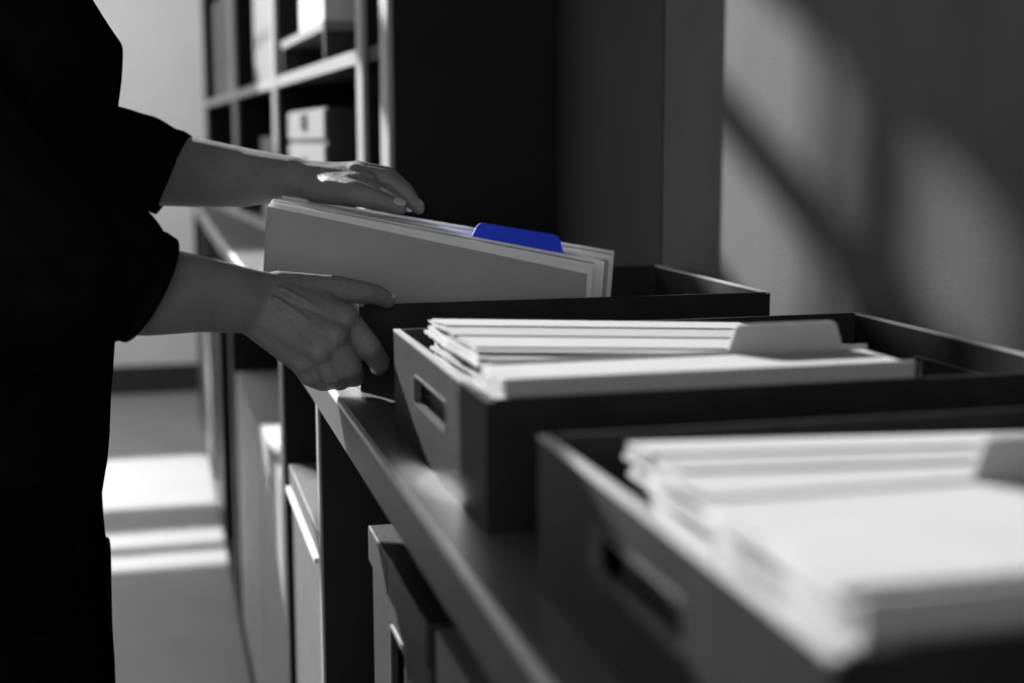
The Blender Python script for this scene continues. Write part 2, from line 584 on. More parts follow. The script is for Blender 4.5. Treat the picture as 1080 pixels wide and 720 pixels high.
def tab_folder(name, x0, x1, y, zb, zt, tx0, tx1, th, m, label, tabh=0.016, slope=0.004):
    """upright divider card with a rounded tab on its top edge"""
    pts = [(x0, zb), (x1, zb), (x1, zt), (tx1 + slope, zt)]
    r = 0.0045
    for k in range(6):
        a = math.radians(0 + 90 * k / 5)
        pts.append((tx1 - r + r * math.cos(a), zt + tabh - r + r * math.sin(a)))
    for k in range(6):
        a = math.radians(90 + 90 * k / 5)
        pts.append((tx0 + r + r * math.cos(a), zt + tabh - r + r * math.sin(a)))
    pts += [(tx0 - slope, zt), (x0, zt)]
    bm = bmesh.new()
    cx = (x0 + x1) / 2
    f = [bm.verts.new((a - cx, 0, b - zb)) for a, b in pts]
    g = [bm.verts.new((a - cx, th, b - zb)) for a, b in pts]
    bm.faces.new(f)
    bm.faces.new(list(reversed(g)))
    for k in range(len(pts)):
        j = (k + 1) % len(pts)
        bm.faces.new([f[j], f[k], g[k], g[j]])
    o = finish(bm, name, m, None, (cx, y, zb))
    tag(o, label, 'divider')
    return o


def card(name, x0, x1, y, zb, zt, th, m, label, cat, group=None):
    o = box(name, x0, x1, y, y + th, zb, zt, m, bevel=0.0003)
    tag(o, label, cat, group)
    return o


# middle tray
paper_pile(0.1805, 0.432, 0.7165, 0.777, 0.9825, ' of the pile before the grey tab, middle tray', 'papers in front of the tab, middle tray', 3, step=0.004)
paper_pile(0.185, 0.436, 0.785, 0.962, 0.9765, ' of the pile behind the grey tab, middle tray', 'papers behind the tab, middle tray', 4, step=0.012, roll=0.045)
tab_folder('tabbed_divider', 0.19, 0.436, 0.7795, ZF, 0.984, 0.345, 0.415, 0.0018, M_FOLDER, 'grey divider with one rounded tab standing in the middle tray')
card('card_folder', 0.1815, 0.4305, 0.7125, ZF, 0.9845, 0.0022, M_FOLDER2, 'smooth grey card folder at the front of the middle tray', 'folder')
LO = ['lowest', 'second', 'third', 'topmost']


def loose_sheets(x0, x1, y1, z, ys, where, seed, roll):
    rnd = random.Random(seed)
    for k, yy in enumerate(ys):
        o = sheet('paper_sheet', x0 + rnd.uniform(0, 0.008), x1 - rnd.uniform(0, 0.012), yy, y1 - rnd.uniform(0, 0.003), z + 0.0009 + k * 0.0011, 0.0006, M_PAPER if k % 2 else M_PAPER2,
                  seed * 100 + k, curl=0.0001, rz=rnd.uniform(-0.010, 0.010))
        o.rotation_euler[1] = roll
        tag(o, LO[k] + ' of four thin loose white sheets on ' + where, 'paper', 'loose sheets on ' + where)


loose_sheets(0.187, 0.437, 0.958, 0.9768, (0.818, 0.832, 0.880, 0.922), 'the pile in the middle tray', 7, 0.045)
# nearest tray
paper_pile(0.186, 0.455, 0.338, 0.452, 0.983, ' of the pile before the tab, nearest tray', 'papers before the tab, nearest tray', 13, step=0.006)
paper_pile(0.203, 0.455, 0.4595, 0.584, 0.9675, ' of the pile behind the tab, nearest tray', 'papers behind the tab, nearest tray', 14, step=0.010, roll=0.03)
tab_folder('tabbed_divider', 0.195, 0.455, 0.4545, ZF, 0.9835, 0.305, 0.375, 0.0018, M_FOLDER, 'blurred grey divider with rounded tab standing in the nearest tray')
card('card_folder', 0.189, 0.455, 0.3335, ZF, 0.985, 0.0022, M_FOLDER2, 'blurred grey card folder at the front of the nearest tray', 'folder')


loose_sheets(0.205, 0.455, 0.582, 0.9678, (0.478, 0.490, 0.528, 0.556), 'the pile in the nearest tray', 8, 0.03)

# ------------------------------------------------------------------ the pack of files lifted from the far tray
def upright(name, lt, rt, h, y, th, m, label, cat, group=None, tab=None, wav=0.0, seed=0):
    """upright card whose top edge runs from lt to rt (x,z pairs), h tall, standing at depth y; tab: polygon (s along edge, height)"""
    lt, rt = Vector(lt), Vector(rt)
    e = (rt - lt)
    L = e.length
    e.normalize()
    n = Vector((0.075, 0.997))
    N = 16
    top = [(L * k / N, 0.0) for k in range(N + 1)]
    if tab:
        s0, s1 = tab[0][0], tab[-1][0]
        top = [p for p in top if p[0] < s0] + tab + [p for p in top if p[0] > s1]
    bm = bmesh.new()
    o0 = lt - n * h

    def pt(s, v, dy):
        q = lt + e * s + n * v - o0
        d = wav * noise.noise((s * 9 + seed, seed * 3.1, 0)) * (1.0 if v > -0.01 else 0.6)
        return (q.x, dy + d, q.y)
    cols = []
    for s, v in top:
        cols.append([bm.verts.new(pt(s, -h, 0)), bm.verts.new(pt(s, v, 0)), bm.verts.new(pt(s, v, th)), bm.verts.new(pt(s, -h, th))])
    for a, b in zip(cols, cols[1:]):
        for k in range(4):
            j = (k + 1) % 4
            bm.faces.new([a[k], b[k], b[j], a[j]])
    bm.faces.new(cols[0][::-1])
    bm.faces.new(cols[-1])
    o = finish(bm, name, m, None, (o0.x, y, o0.y))
    tag(o, label, cat, group)
    return o


def XZ(px, py, y):
    p = P(px, py, y)
    return (p.x, p.z)


HP = 0.064
PD = 0.092
rnd = random.Random(5)
upright('card_folder', XZ(281, 217, 1.232), XZ(619, 289, 1.232), HP, 1.232, 0.0016, M_FOLDER, 'plain grey card folder at the front of the lifted file pack', 'folder')
# white sheets between the front folder and the back of the pack
NS = 15
NTH = ['first', 'second', 'third', 'fourth', 'fifth', 'sixth', 'seventh', 'eighth', 'ninth', 'tenth']
ORD2 = [NTH[4 - k] + ' sheet in front of the blue tab' for k in range(5)] + [''] + [NTH[k] + ' sheet behind the blue tab' for k in range(9)]
for k in range(NS):
    t = (k + 0.6) / NS
    y = 1.2345 + PD * t
    if 0.33 < t < 0.40:
        continue
    a = Vector((283 + 15 * t + rnd.uniform(-2, 2), 216 - 9 * t + rnd.uniform(-1.2, 1.2)))
    b = Vector((622 + 30 * t + rnd.uniform(-4, 3), 286 - 21 * t + rnd.uniform(-1.0, 1.0)))
    if t < 0.33:
        a.y -= 1 + 6 * t
        b.y -= 2 + 6 * t
    upright('paper_document', XZ(a.x, a.y, y), XZ(b.x, b.y, y), HP * (0.97 + 0.05 * rnd.random()), y, PD / NS * 0.80, M_PAPER2 if k % 5 == 3 else M_PAPERLIT,
            'upright white document, ' + ORD2[k] + ' in the lifted pack', 'document', 'papers in the lifted pack', wav=0.0004, seed=k)
yb = 1.2345 + PD * 0.365
la, ra = XZ(291, 213, yb), XZ(622, 279.5, yb)
L_ = (Vector(ra) - Vector(la)).length


def on_edge(px, py):
    q = Vector(XZ(px, py, yb)) - Vector(la)
    e = (Vector(ra) - Vector(la)).normalized()
    nn = Vector((0.075, 0.997))
    det = e.x * nn.y - e.y * nn.x
    return ((q.x * nn.y - q.y * nn.x) / det, (e.x * q.y - e.y * q.x) / det)


tabpx = [(482, 250), (493, 251), (498, 248), (503, 238), (506, 235.5), (510, 235), (582, 247), (587, 248.5), (590, 251), (594, 266), (597, 271), (608, 275.5)]
tab_poly = [on_edge(*q) for q in tabpx]
tab_poly[0] = (tab_poly[0][0], 0.0)
tab_poly[-1] = (tab_poly[-1][0], 0.0)
upright('tabbed_divider', la, ra, HP, yb, 0.0012, M_BLUE, 'bright blue divider with rounded tab rising from the lifted file pack', 'divider', tab=tab_poly)

# ------------------------------------------------------------------ boxes and files in the low cabinets
SH = 0.0985


def lidded_box(name, x0, x1, y0, y1, ztop, lid_h, m, mlid, label, hole=None, seam=False, group=None):
    b = empty(name, ((x0 + x1) / 2, (y0 + y1) / 2, SH))
    tag(b, label, 'storage box', group)
    zt = ztop - lid_h
    ex = 0.003
    if hole:
        hy0, hy1, hz0, hz1 = hole
        bm = bmesh.new()
        h = rrect((hy0 + hy1) / 2, (hz0 + hz1) / 2, (hy1 - hy0) / 2, (hz1 - hz0) / 2, 0.004, 5)
        out = outer_like(h, y0 + ex, y1 - ex, SH, zt)
        plate_with_hole(bm, out, h, x0 + ex, x0 + ex + 0.004, lambda u, v, w: (w, u, v))
        kid(finish(bm, 'front_wall', m), b)
        bm = bmesh.new()
        h2 = rrect((hy0 + hy1) / 2, (hz0 + hz1) / 2, (hy1 - hy0) / 2 + 0.003, (hz1 - hz0) / 2 + 0.003, 0.006, 5)
        plate_with_hole(bm, h2, h, x0 + ex - 0.0015, x0 + ex + 0.0005, lambda u, v, w: (w, u, v))
        kid(finish(bm, 'hand_hole_frame', M_METAL), b)
    else:
        kid(box('front_wall', x0 + ex, x0 + ex + 0.004, y0 + ex, y1 - ex, SH, zt, m), b)
    kid(box('back_wall', x1 - ex - 0.004, x1 - ex, y0 + ex, y1 - ex, SH, zt, m), b)
    for yy in (y0 + ex, y1 - ex - 0.004):
        kid(box('side_wall', x0 + ex + 0.0042, x1 - ex - 0.0042, yy, yy + 0.004, SH, zt, m), b)
    kid(box('box_floor', x0 + ex + 0.0042, x1 - ex - 0.0042, y0 + ex + 0.0042, y1 - ex - 0.0042, SH, SH + 0.004, m), b)
    if seam:
        ys = y0 + (y1 - y0) * 0.62
        kid(box('lid', x0, x1, y0, ys - 0.0006, zt + 0.0003, ztop, mlid, bevel=0.002), b)
        kid(box('lid_flap', x0, x1, ys + 0.0006, y1, zt + 0.0003, ztop - 0.0015, m, bevel=0.0015), b)
    else:
        kid(box('lid', x0, x1, y0, y1, zt + 0.0003, ztop, mlid, bevel=0.0015), b)
    return b


lidded_box('archive_box', 0.153, 0.50, 0.800, 1.035, 0.818, 0.030, M_ABOX, M_ABOX2, 'dark archive box with black lid and hand hole under the worktop', hole=(0.885, 0.945, 0.690, 0.765), seam=True)
lidded_box('archive_box', 0.153, 0.50, 0.50, 0.770, 0.826, 0.034, M_GBOX, M_GBOX, 'grey archive box in the bottom foreground beside the dark lidded box')
g = lidded_box('archive_box', 0.152, 0.50, 1.365, 1.690, 0.715, 0.026, M_GBOX, M_GBOX, 'mid grey archive box with bright lid lip behind the black divider')
o = box('lid_lip', 0.147, 0.1525, 1.372, 1.684, 0.684, 0.689, M_WBOX)
kid(o, g)
lidded_box('archive_box', 0.16, 0.50, 1.10, 1.30, 0.56, 0.03, M_ABOX, M_ABOX2, 'low black box in shadow beside the dark lidded box')


def magazine_file(y0, y1, ztop, m, label, hz=0.606, x0=0.155, topm=None):
    f = empty('magazine_file', ((x0 + 0.42) / 2, (y0 + y1) / 2, SH))
    tag(f, label, 'file box', 'file boxes in the low cabinets')
    bm = bmesh.new()
    yc = (y0 + y1) / 2
    h = rrect(yc, hz, 0.016, 0.016, 0.0155, 5)
    out = outer_like(h, y0, y1, SH, ztop)
    plate_with_hole(bm, out, h, x0, x0 + 0.004, lambda u, v, w: (w, u, v))
    kid(finish(bm, 'spine', m), f)
    kid(box('body', x0 + 0.0045, 0.42, y0, y1, SH, ztop - 0.004, M_HOLE if False else m), f)
    kid(box('finger_hole', x0 + 0.0041, x0 + 0.00448, yc - 0.017, yc + 0.017, hz - 0.017, hz + 0.017, M_HOLE), f)
    kid(box('top_flap', x0 + 0.0045, 0.42, y0, y1, ztop - 0.0038, ztop, topm or m, bevel=0.001), f)
    return f


magazine_file(1.835, 2.235, 0.656, M_BIND, 'pale grey file box with white top and round finger hole, nearest of the grey ones', topm=M_WBOX)
magazine_file(2.245, 2.56, 0.640, M_BIND, 'pale grey file box in the middle of three beyond the archive boxes')
magazine_file(2.57, 2.90, 0.635, M_BIND, 'pale grey file box at the far end of three beyond the archive boxes')
magazine_file(3.65, 3.95, 0.62, M_GBOX, 'blurred mid grey file box in the third cabinet, alone in its bay')
magazine_file(4.25, 4.70, 0.66, M_BIND, 'blurred pale file box in the farthest cabinet, nearer bay')
magazine_file(4.85, 5.30, 0.58, M_GBOX, 'blurred grey file box in the farthest cabinet, last bay')

# ------------------------------------------------------------------ bookcase on the worktop
HZ0 = CT + 0.0005
HX, HY = 0.328, 1.93
hutch = empty('bookcase', (HX, HY, HZ0), 0.0434)
tag(hutch, 'tall black bookcase with pale front edges standing on the worktop by the wall', 'bookcase')
HH = 1.30
HD = 0.245


def hbox(name, x0, x1, y0, y1, z0, z1, m, par=hutch, bevel=0.0):
    return box(name, x0, x1, y0, y1, z0, z1, m, par, bevel)


def hutch_y(px):
    """distance along the bookcase front at which a photo column meets it"""
    d = _fw + _rt * ((px - 540) / FPX) + _up * ((360 - 150) / FPX)
    k = d.x / d.y
    # front line: x = HX - 0.0434 (y-HY)
    y = (HX + 0.0434 * HY) / (k + 0.0434)
    return (y - HY) / math.cos(0.0434)


post = [0.0, hutch_y(386), hutch_y(294), hutch_y(251), hutch_y(219)]
LEN = post[-1] + 0.05
pw = [0.055, 0.05, 0.06, 0.07, 0.05]
depth_at = lambda y: WX - 0.004 - (HX - 0.0434 * y) - 0.02
for i, yy in enumerate(post):
    p = hbox('upright_panel', 0.004, HD - 0.03 if i else HD - 0.004, yy, yy + (0.03 if i == 0 else 0.022), 0, HH, M_HUTCH)
    hbox('front_stile', -0.004, 0.0035, yy, yy + pw[i], 0, HH, M_STILE)
hbox('back_panel', HD - 0.029, HD - 0.022, 0.031, LEN, 0, HH, M_HUTCH)


def shelf_z(px, py):
    s = hutch_y(px)
    yw = HY + s * math.cos(0.0434)
    return P(px, py, yw).z - HZ0


Z1 = shelf_z(350, 62)
for a, b in ((0, 1), (1, 2), (2, 3), (3, 4)):
    for zz in (Z1, Z1 - 0.37 if a else Z1 - 0.33, Z1 + 0.42, Z1 + 0.80):
        y0_, y1_ = post[a] + 0.031, post[b] - 0.001
        zz = max(zz, 0.0225)
        hbox('shelf', 0.0045, HD - 0.03, y0_, y1_, zz - 0.022, zz, M_HUTCH)
        if a:
            hbox('shelf_edge', -0.003, 0.004, post[a] + pw[a] + 0.0005, y1_, zz - 0.022, zz, M_STILE)
hbox('top_board', -0.004, HD - 0.004, 0, LEN, HH + 0.0005, HH + 0.022, M_HUTCH)
RH = hutch.matrix_basis.to_3x3()
hutch_m = Matrix.Translation(hutch.location) @ Matrix.Rotation(0.0434, 4, 'Z')


def in_hutch(name, label, cat, y, z, group=None):
    w = hutch_m @ Vector((0, y, z))
    o = empty(name, w, 0.0434)
    tag(o, label, cat, group)
    return o


# white two-drawer carton on the lower shelf
zb = max(0.0225, Z1 - 0.37) + 0.0008
c0, c1 = hutch_y(339), hutch_y(301)
ztop = shelf_z(320, 115)
wbx = in_hutch('drawer_box', 'white drawer box with two drawers on the bookcase shelf above the hand', 'storage box', c0, zb)
box('carcass', 0.012, 0.19, 0, c1 - c0, 0, ztop - zb, M_ABOX2, wbx)
hh_ = ztop - zb
dz = [(0.0, hh_ * 0.36), (hh_ * 0.38, hh_ * 0.74), (hh_ * 0.76, hh_)]
for a, b in dz:
    d = box('drawer', 0.006, 0.0115, 0.006, c1 - c0 - 0.006, a + 0.003, b - 0.003, M_DRAW, wbx, bevel=0.001)
    k = box('pull', -0.004, -0.0005, -0.03, 0.03, (b - a) * 0.3, (b - a) * 0.3 + 0.03, M_HOLE, d)
    k.location.x = -0.0048
# grey document tray and white carton on the middle shelf
t0, t1 = hutch_y(341), hutch_y(297)
zt_ = Z1 + 0.0008
tr = in_hutch('letter_rack', 'grey letter rack with raised tier on the upper bookcase shelf', 'rack', t0, zt_)
zr = shelf_z(312, 36) - zt_
box('tier', 0.004, 0.19, 0, t1 - t0, zr - 0.016, zr, M_STILE, tr)
for a in (0.0, t1 - t0 - 0.012):
    box('rack_leg', 0.006, 0.18, a, a + 0.012, 0, zr - 0.0165, M_ABOX, tr)
u0, u1 = hutch_y(341), hutch_y(316)
wc = in_hutch('carton', 'bright white carton on the letter rack at the top edge of the picture', 'carton', u0 + 0.004, zt_ + zr + 0.0006)
box('carton_body', 0.006, 0.08, 0, u1 - u0, 0, 0.13, M_WBOX, wc)
box('carton_lid', 0.003, 0.083, -0.003, u1 - u0 + 0.003, 0.1305, 0.17, M_WBOX, wc)


def binder(y, w, h, z, m, label):
    b = in_hutch('lever_arch_binder', label, 'binder', y, z, 'binders in the bookcase')
    bm = bmesh.new()
    hz = h * 0.32
    r = min(0.02, w * 0.3)
    hl = rrect(w / 2, hz, r, r, r * 0.98, 5)
    plate_with_hole(bm, outer_like(hl, 0, w, 0, h), hl, 0.006, 0.01, lambda u, v, w_: (w_, u, v))
    finish(bm, 'spine', m, b)
    box('covers', 0.0105, 0.2, 0, w, 0, h, m, b)
    box('finger_hole', 0.0101, 0.01045, w / 2 - r, w / 2 + r, hz - r, hz + r, M_HOLE, b)
    return b


binder(post[2] + 0.065, 0.14, 0.33, Z1 + 0.0008, M_BIND2, 'pale grey binder beside the bookcase post, above the far forearm')
binder(post[2] + 0.21, 0.13, 0.33, Z1 + 0.0008, M_BIND2, 'pale grey binder second from the bookcase post, above the far forearm')
binder(post[2] + 0.345, 0.12, 0.31, Z1 + 0.0008, M_GBOX, 'mid grey binder third from the bookcase post, on the upper shelf')
binder(post[3] + 0.15, 0.28, 0.34, Z1 + 0.0008, M_BIND2, 'wide pale binder in the farthest bookcase bay on the upper shelf')
binder(post[3] + 0.5, 0.22, 0.30, Z1 + 0.0008, M_GBOX, 'blurred mid grey binder in the farthest bookcase bay')
binder(post[2] + 0.08, 0.30, 0.20, zb, M_ABOX, 'dark low binder on the lower bookcase shelf')


# ------------------------------------------------------------------ the person
def ring_loft(bm, rings, nseg=28, cap=True):
    """rings: (centre, axis, side vector, r_side, r_other)"""
    loops = []
    for c, ax, sd, r1, r2 in rings:
        ax = Vector(ax).normalized()
        sd = Vector(sd)
        sd = (sd - ax * sd.dot(ax)).normalized()
        ot = ax.cross(sd)
        loops.append([bm.verts.new(Vector(c) + sd * (r1 * math.cos(2 * math.pi * k / nseg)) + ot * (r2 * math.sin(2 * math.pi * k / nseg))) for k in range(nseg)])
    for a, b in zip(loops, loops[1:]):
        for k in range(nseg):
            j = (k + 1) % nseg
            bm.faces.new([a[k], a[j], b[j], b[k]])
    if cap:
        bm.faces.new(loops[0][::-1])
        bm.faces.new(loops[-1])
    return loops


def capsule(bm, p0, p1, r0, r1, side=None, flat=1.0, n=14):
    """tapered capsule; flat < 1 squeezes it across the side direction"""
    p0, p1 = Vector(p0), Vector(p1)
    ax = (p1 - p0)
    L = max(ax.length, 1e-5)
    ax.normalize()
    sd = Vector(side) if side is not None else (Vector((0, 0, 1)) if abs(ax.z) < 0.9 else Vector((1, 0, 0)))
    rings = []
    for a in (-80, -55, -28, 0):
        t = math.radians(a)
        rings.append((p0 + ax * (r0 * math.sin(t)), ax, sd, r0 * math.cos(t) * flat, r0 * math.cos(t)))
    for a in (0, 28, 55, 80):
        t = math.radians(a)
        rings.append((p1 + ax * (r1 * math.sin(t)), ax, sd, r1 * math.cos(t) * flat, r1 * math.cos(t)))
    ring_loft(bm, rings, n)


def chain(bm, pts, side=None, flat=1.0):
    for (a, ra_), (b, rb_) in zip(pts, pts[1:]):
        capsule(bm, a, b, ra_, rb_, side, flat)


def ball(bm, c, r, s=(1, 1, 1)):
    m_ = Matrix.Translation(Vector(c)) @ Matrix.Diagonal((*[r * k for k in s], 1))
    bmesh.ops.create_uvsphere(bm, u_segments=16, v_segments=10, radius=1.0, matrix=m_)


def remeshed(bm, voxel, smooth_it):
    me = bpy.data.meshes.new('tmp')
    bmesh.ops.recalc_face_normals(bm, faces=bm.faces)
    bm.to_mesh(me)
    bm.free()
    o = bpy.data.objects.new('tmp', me)
    C.objects.link(o)
    r = o.modifiers.new('r', 'REMESH')
    r.mode = 'VOXEL'
    r.voxel_size = voxel
    s = o.modifiers.new('s', 'SMOOTH')
    s.factor = 0.5
    s.iterations = smooth_it
    dg = bpy.context.evaluated_depsgraph_get()
    dg.update()
    out = bpy.data.meshes.new_from_object(o.evaluated_get(dg))
    bpy.data.objects.remove(o)
    bpy.data.meshes.remove(me)
    return out


UP = Vector((0, 0, 1))
# ---- near arm (right arm): elbow, wrist and hand gripping the near-left corner of the far tray
bmR = bmesh.new()
R_el = P(8, 292, 1.020)
R_f1 = P(90, 300, 1.048)
R_f2 = P(160, 306, 1.074)
R_f3 = P(215, 310, 1.092)
R_wr = P(264, 317, 1.108)
ax = (R_wr - R_el).normalized()
ring_loft(bmR, [(R_el - ax * 0.03, ax, UP, 0.020, 0.020), (R_el, ax, UP, 0.036, 0.036), (R_f1, ax, UP, 0.0360, 0.036), (R_f2, ax, UP, 0.0345, 0.031), (R_f3, ax, UP, 0.0295, 0.025),
               (R_wr, ax, UP, 0.0258, 0.0205), (P(283, 323, 1.111), ax, UP, 0.0275, 0.0195), (P(300, 330, 1.112), ax, UP, 0.026, 0.018)], 30)
NRM = Vector((0, -1, 0))
kn = {'i': P(362, 335, 1.114), 'm': P(352, 353, 1.105), 'r': P(336, 368, 1.107), 'p': P(317, 379, 1.116)}
wr_ = {'i': P(268, 303, 1.106), 'm': P(262, 313, 1.1015), 'r': P(260, 323, 1.1015), 'p': P(260, 333, 1.106)}
rad = {'i': 0.0135, 'm': 0.0130, 'r': 0.0125, 'p': 0.0115}
for k in 'imrp':
    capsule(bmR, wr_[k], kn[k], 0.0130, rad[k])
# web between the metacarpals and heel of the hand
capsule(bmR, (wr_['i'] + wr_['m']) / 2 + Vector((0, .003, 0)), (kn['i'] + kn['m']) / 2, 0.0135, 0.0125)
capsule(bmR, (wr_['r'] + wr_['m']) / 2 + Vector((0, .003, 0)), (kn['r'] + kn['m']) / 2, 0.0135, 0.0120)
capsule(bmR, (wr_['r'] + wr_['p']) / 2 + Vector((0, .003, 0)), (kn['r'] + kn['p']) / 2, 0.0135, 0.0115)
capsule(bmR, P(280, 336, 1.120), P(312, 374, 1.124), 0.016, 0.012)
# dorsal tendons and knuckle caps
for k in 'imr':
    capsule(bmR, wr_[k] + Vector((0.020, -0.0118, 0)), kn[k] + Vector((-0.006, -0.0105, 0)), 0.0026, 0.0036)
for k in 'imrp':
    ball(bmR, kn[k] + Vector((0.0, -0.0035, 0.0)), rad[k] * 0.95)
FR = {
    'i': [(kn['i'], .0125), (P(389, 366, 1.112), .0106), (P(400, 382, 1.126), .0092), (P(399, 387, 1.1475), .0078)],
    'm': [(kn['m'], .0120), (P(369, 387, 1.108), .0103), (P(373, 397, 1.128), .0090), (P(371, 396, 1.148), .0078)],
    'r': [(kn['r'], .0115), (P(349, 394, 1.112), .0099), (P(358, 401, 1.130), .0087), (P(362, 399, 1.148), .0076)],
    'p': [(kn['p'], .0105), (P(326, 396, 1.118), .0088), (P(340, 403, 1.134), .0078), (P(352, 402, 1.149), .0068)],
}
for k in FR:
    chain(bmR, FR[k])
TR = [(P(292, 306, 1.118), .0165), (P(338, 306, 1.128), .0135), (P(352, 305, 1.132), .0125), (P(382, 308, 1.138), .0098), (P(398, 311, 1.146), .0088), (P(409, 317, 1.152), .0070)]
chain(bmR, TR)
capsule(bmR, P(320, 312, 1.120), kn['i'], 0.0145, 0.0115)
meR = remeshed(bmR, 0.0016, 9)

# ---- far arm (left arm): hand resting on the lifted pack
bmL = bmesh.new()
L_el = P(70, 172, 1.45)
L_f1 = P(150, 177, 1.425)
L_f2 = P(205, 181, 1.405)
L_f3 = P(262, 187, 1.375)
L_wr = P(312, 187, 1.345)
ax = (L_wr - L_el).normalized()
ring_loft(bmL, [(L_el - ax * 0.02, ax, UP, 0.020, 0.020), (L_el, ax, UP, 0.034, 0.034), (L_f1, ax, UP, 0.0365, 0.037), (L_f2, ax, UP, 0.0345, 0.035), (L_f3, ax, UP, 0.0285, 0.031),
               (L_wr, ax, UP, 0.0200, 0.027), (P(330, 191, 1.336), ax, UP, 0.0180, 0.027), (P(345, 191, 1.33), ax, UP, 0.0145, 0.025)], 30)
kl = {'i': P(376, 184, 1.312), 'm': P(379, 181, 1.330), 'r': P(375, 182, 1.348), 'p': P(366, 186, 1.364)}
wl = {'i': P(330, 190, 1.325), 'm': P(329, 186, 1.336), 'r': P(327, 187, 1.346), 'p': P(324, 190, 1.355)}
for k in 'imrp':
    capsule(bmL, wl[k], kl[k], 0.0135, 0.0105 if k != 'p' else 0.0095)
capsule(bmL, (wl['i'] + wl['m']) / 2, (kl['i'] + kl['m']) / 2, 0.013, 0.0105)
capsule(bmL, (wl['r'] + wl['m']) / 2, (kl['r'] + kl['m']) / 2, 0.013, 0.0105)
capsule(bmL, (wl['r'] + wl['p']) / 2, (kl['r'] + kl['p']) / 2, 0.013, 0.0100)
for k in 'imrp':
    ball(bmL, kl[k] + Vector((-0.002, 0, 0.0)), 0.0112)
FL = {
    'i': [(kl['i'], .0105), (P(407, 188, 1.308), .0092), (P(428, 204, 1.303), .0082), (P(441, 219, 1.298), .0066)],
    'm': [(kl['m'], .0105), (P(409, 185, 1.330), .0092), (P(428, 201, 1.328), .0080), (P(439, 217, 1.322), .0066)],
    'r': [(kl['r'], .0100), (P(404, 189, 1.350), .0090), (P(422, 207, 1.345), .0078), (P(432, 217, 1.338), .0064)],
    'p': [(kl['p'], .0092), (P(388, 193, 1.368), .0080), (P(402, 207, 1.362), .0072), (P(410, 215, 1.350), .0062)],
}
for k in FL:
    chain(bmL, FL[k])
TL = [(P(332, 197, 1.318), .0150), (P(352, 200, 1.296), .0142), (P(373, 203, 1.276), .0122), (P(397, 210, 1.266), .0102), (P(411, 215, 1.262), .0092), (P(421, 218.5, 1.260), .0076)]
chain(bmL, TL)
capsule(bmL, P(340, 193, 1.318), kl['i'], 0.0135, 0.0105)
capsule(bmL, P(338, 200, 1.312), P(392, 207, 1.288), 0.0125, 0.0095)
capsule(bmL, P(345, 196, 1.308), P(378, 194, 1.296), 0.0135, 0.0115)
capsule(bmL, P(296, 188, 1.346), P(386, 192, 1.298), 0.0190, 0.0110)
capsule(bmL, P(300, 186, 1.352), P(372, 183, 1.318), 0.0175, 0.0105)
capsule(bmL, P(365, 196, 1.296), P(392, 200, 1.284), 0.0120, 0.0090)
meL = remeshed(bmL, 0.0016, 11)

# ---- rest of the body (under the clothes, plus neck and head above the picture)
PY = 1.19
bmB = bmesh.new()
TORSO = [(0.78, -0.164, 0.078, 0.135), (0.86, -0.162, 0.082, 0.130), (0.94, -0.152, 0.082, 0.125), (1.02, -0.148, 0.082, 0.125), (1.11, -0.152, 0.084, 0.130), (1.18, -0.158, 0.082, 0.138),
         (1.225, -0.190, 0.066, 0.140), (1.265, -0.235, 0.046, 0.130), (1.30, -0.262, 0.040, 0.054), (1.40, -0.285, 0.042, 0.045)]
ring_loft(bmB, [((cx, PY, z), UP, (1, 0, 0), hx, hy * 0.9) for z, cx, hx, hy in TORSO], 28)
R_sh, L_sh = Vector((-0.235, PY - 0.165, 1.248)), Vector((-0.235, PY + 0.165, 1.248))
capsule(bmB, R_sh, R_el, 0.045, 0.036)
capsule(bmB, L_sh, L_el, 0.045, 0.036)
capsule(bmB, R_el, R_f1, 0.036, 0.034)
capsule(bmB, L_el, L_f1, 0.036, 0.034)
for s in (-1, 1):
    hip = Vector((-0.156, PY + s * 0.085, 0.80))
    knee = Vector((-0.140, PY + s * 0.09, 0.44))
    ank = Vector((-0.145, PY + s * 0.09, 0.075))
    capsule(bmB, hip, knee, 0.062, 0.048)
    capsule(bmB, knee, ank, 0.052, 0.034)
    capsule(bmB, ank, ank + Vector((0.13, 0, -0.040)), 0.032, 0.026)
# head
HCN = Vector((-0.305, PY, 1.465))
ball(bmB, HCN, 0.092, (1.0, 0.80, 1.18))
ball(bmB, HCN + Vector((0.030, 0, -0.050)), 0.062, (1.0, 0.85, 1.0))
capsule(bmB, HCN + Vector((0.083, 0, 0.008)), HCN + Vector((0.102, 0, -0.022)), 0.008, 0.012)
for s in (-1, 1):
    ball(bmB, HCN + Vector((-0.005, s * 0.074, -0.010)), 0.026, (0.7, 0.35, 1.1))
    ball(bmB, HCN + Vector((0.080, s * 0.030, 0.016)), 0.014, (0.7, 1.3, 0.6))
meB = remeshed(bmB, 0.007, 4)

person = empty('person', (-0.14, PY, 0.0))
tag(person, 'person in black top and trousers lifting a pack of files from a tray', 'person')
bmj = bmesh.new()
for me in (meR, meL, meB):
    bmj.from_mesh(me)
mej = bpy.data.meshes.new('body')
bmj.to_mesh(mej)
bmj.free()
body = kid(link('body', mej, M_SKIN, smooth=True), person)


def clip_below(me, planes):
    bm = bmesh.new()
    bm.from_mesh(me)
    for co, no in planes:
        bmesh.ops.bisect_plane(bm, geom=bm.verts[:] + bm.edges[:] + bm.faces[:], plane_co=co, plane_no=no, clear_outer=True)
    bm.to_mesh(me)
    bm.free()


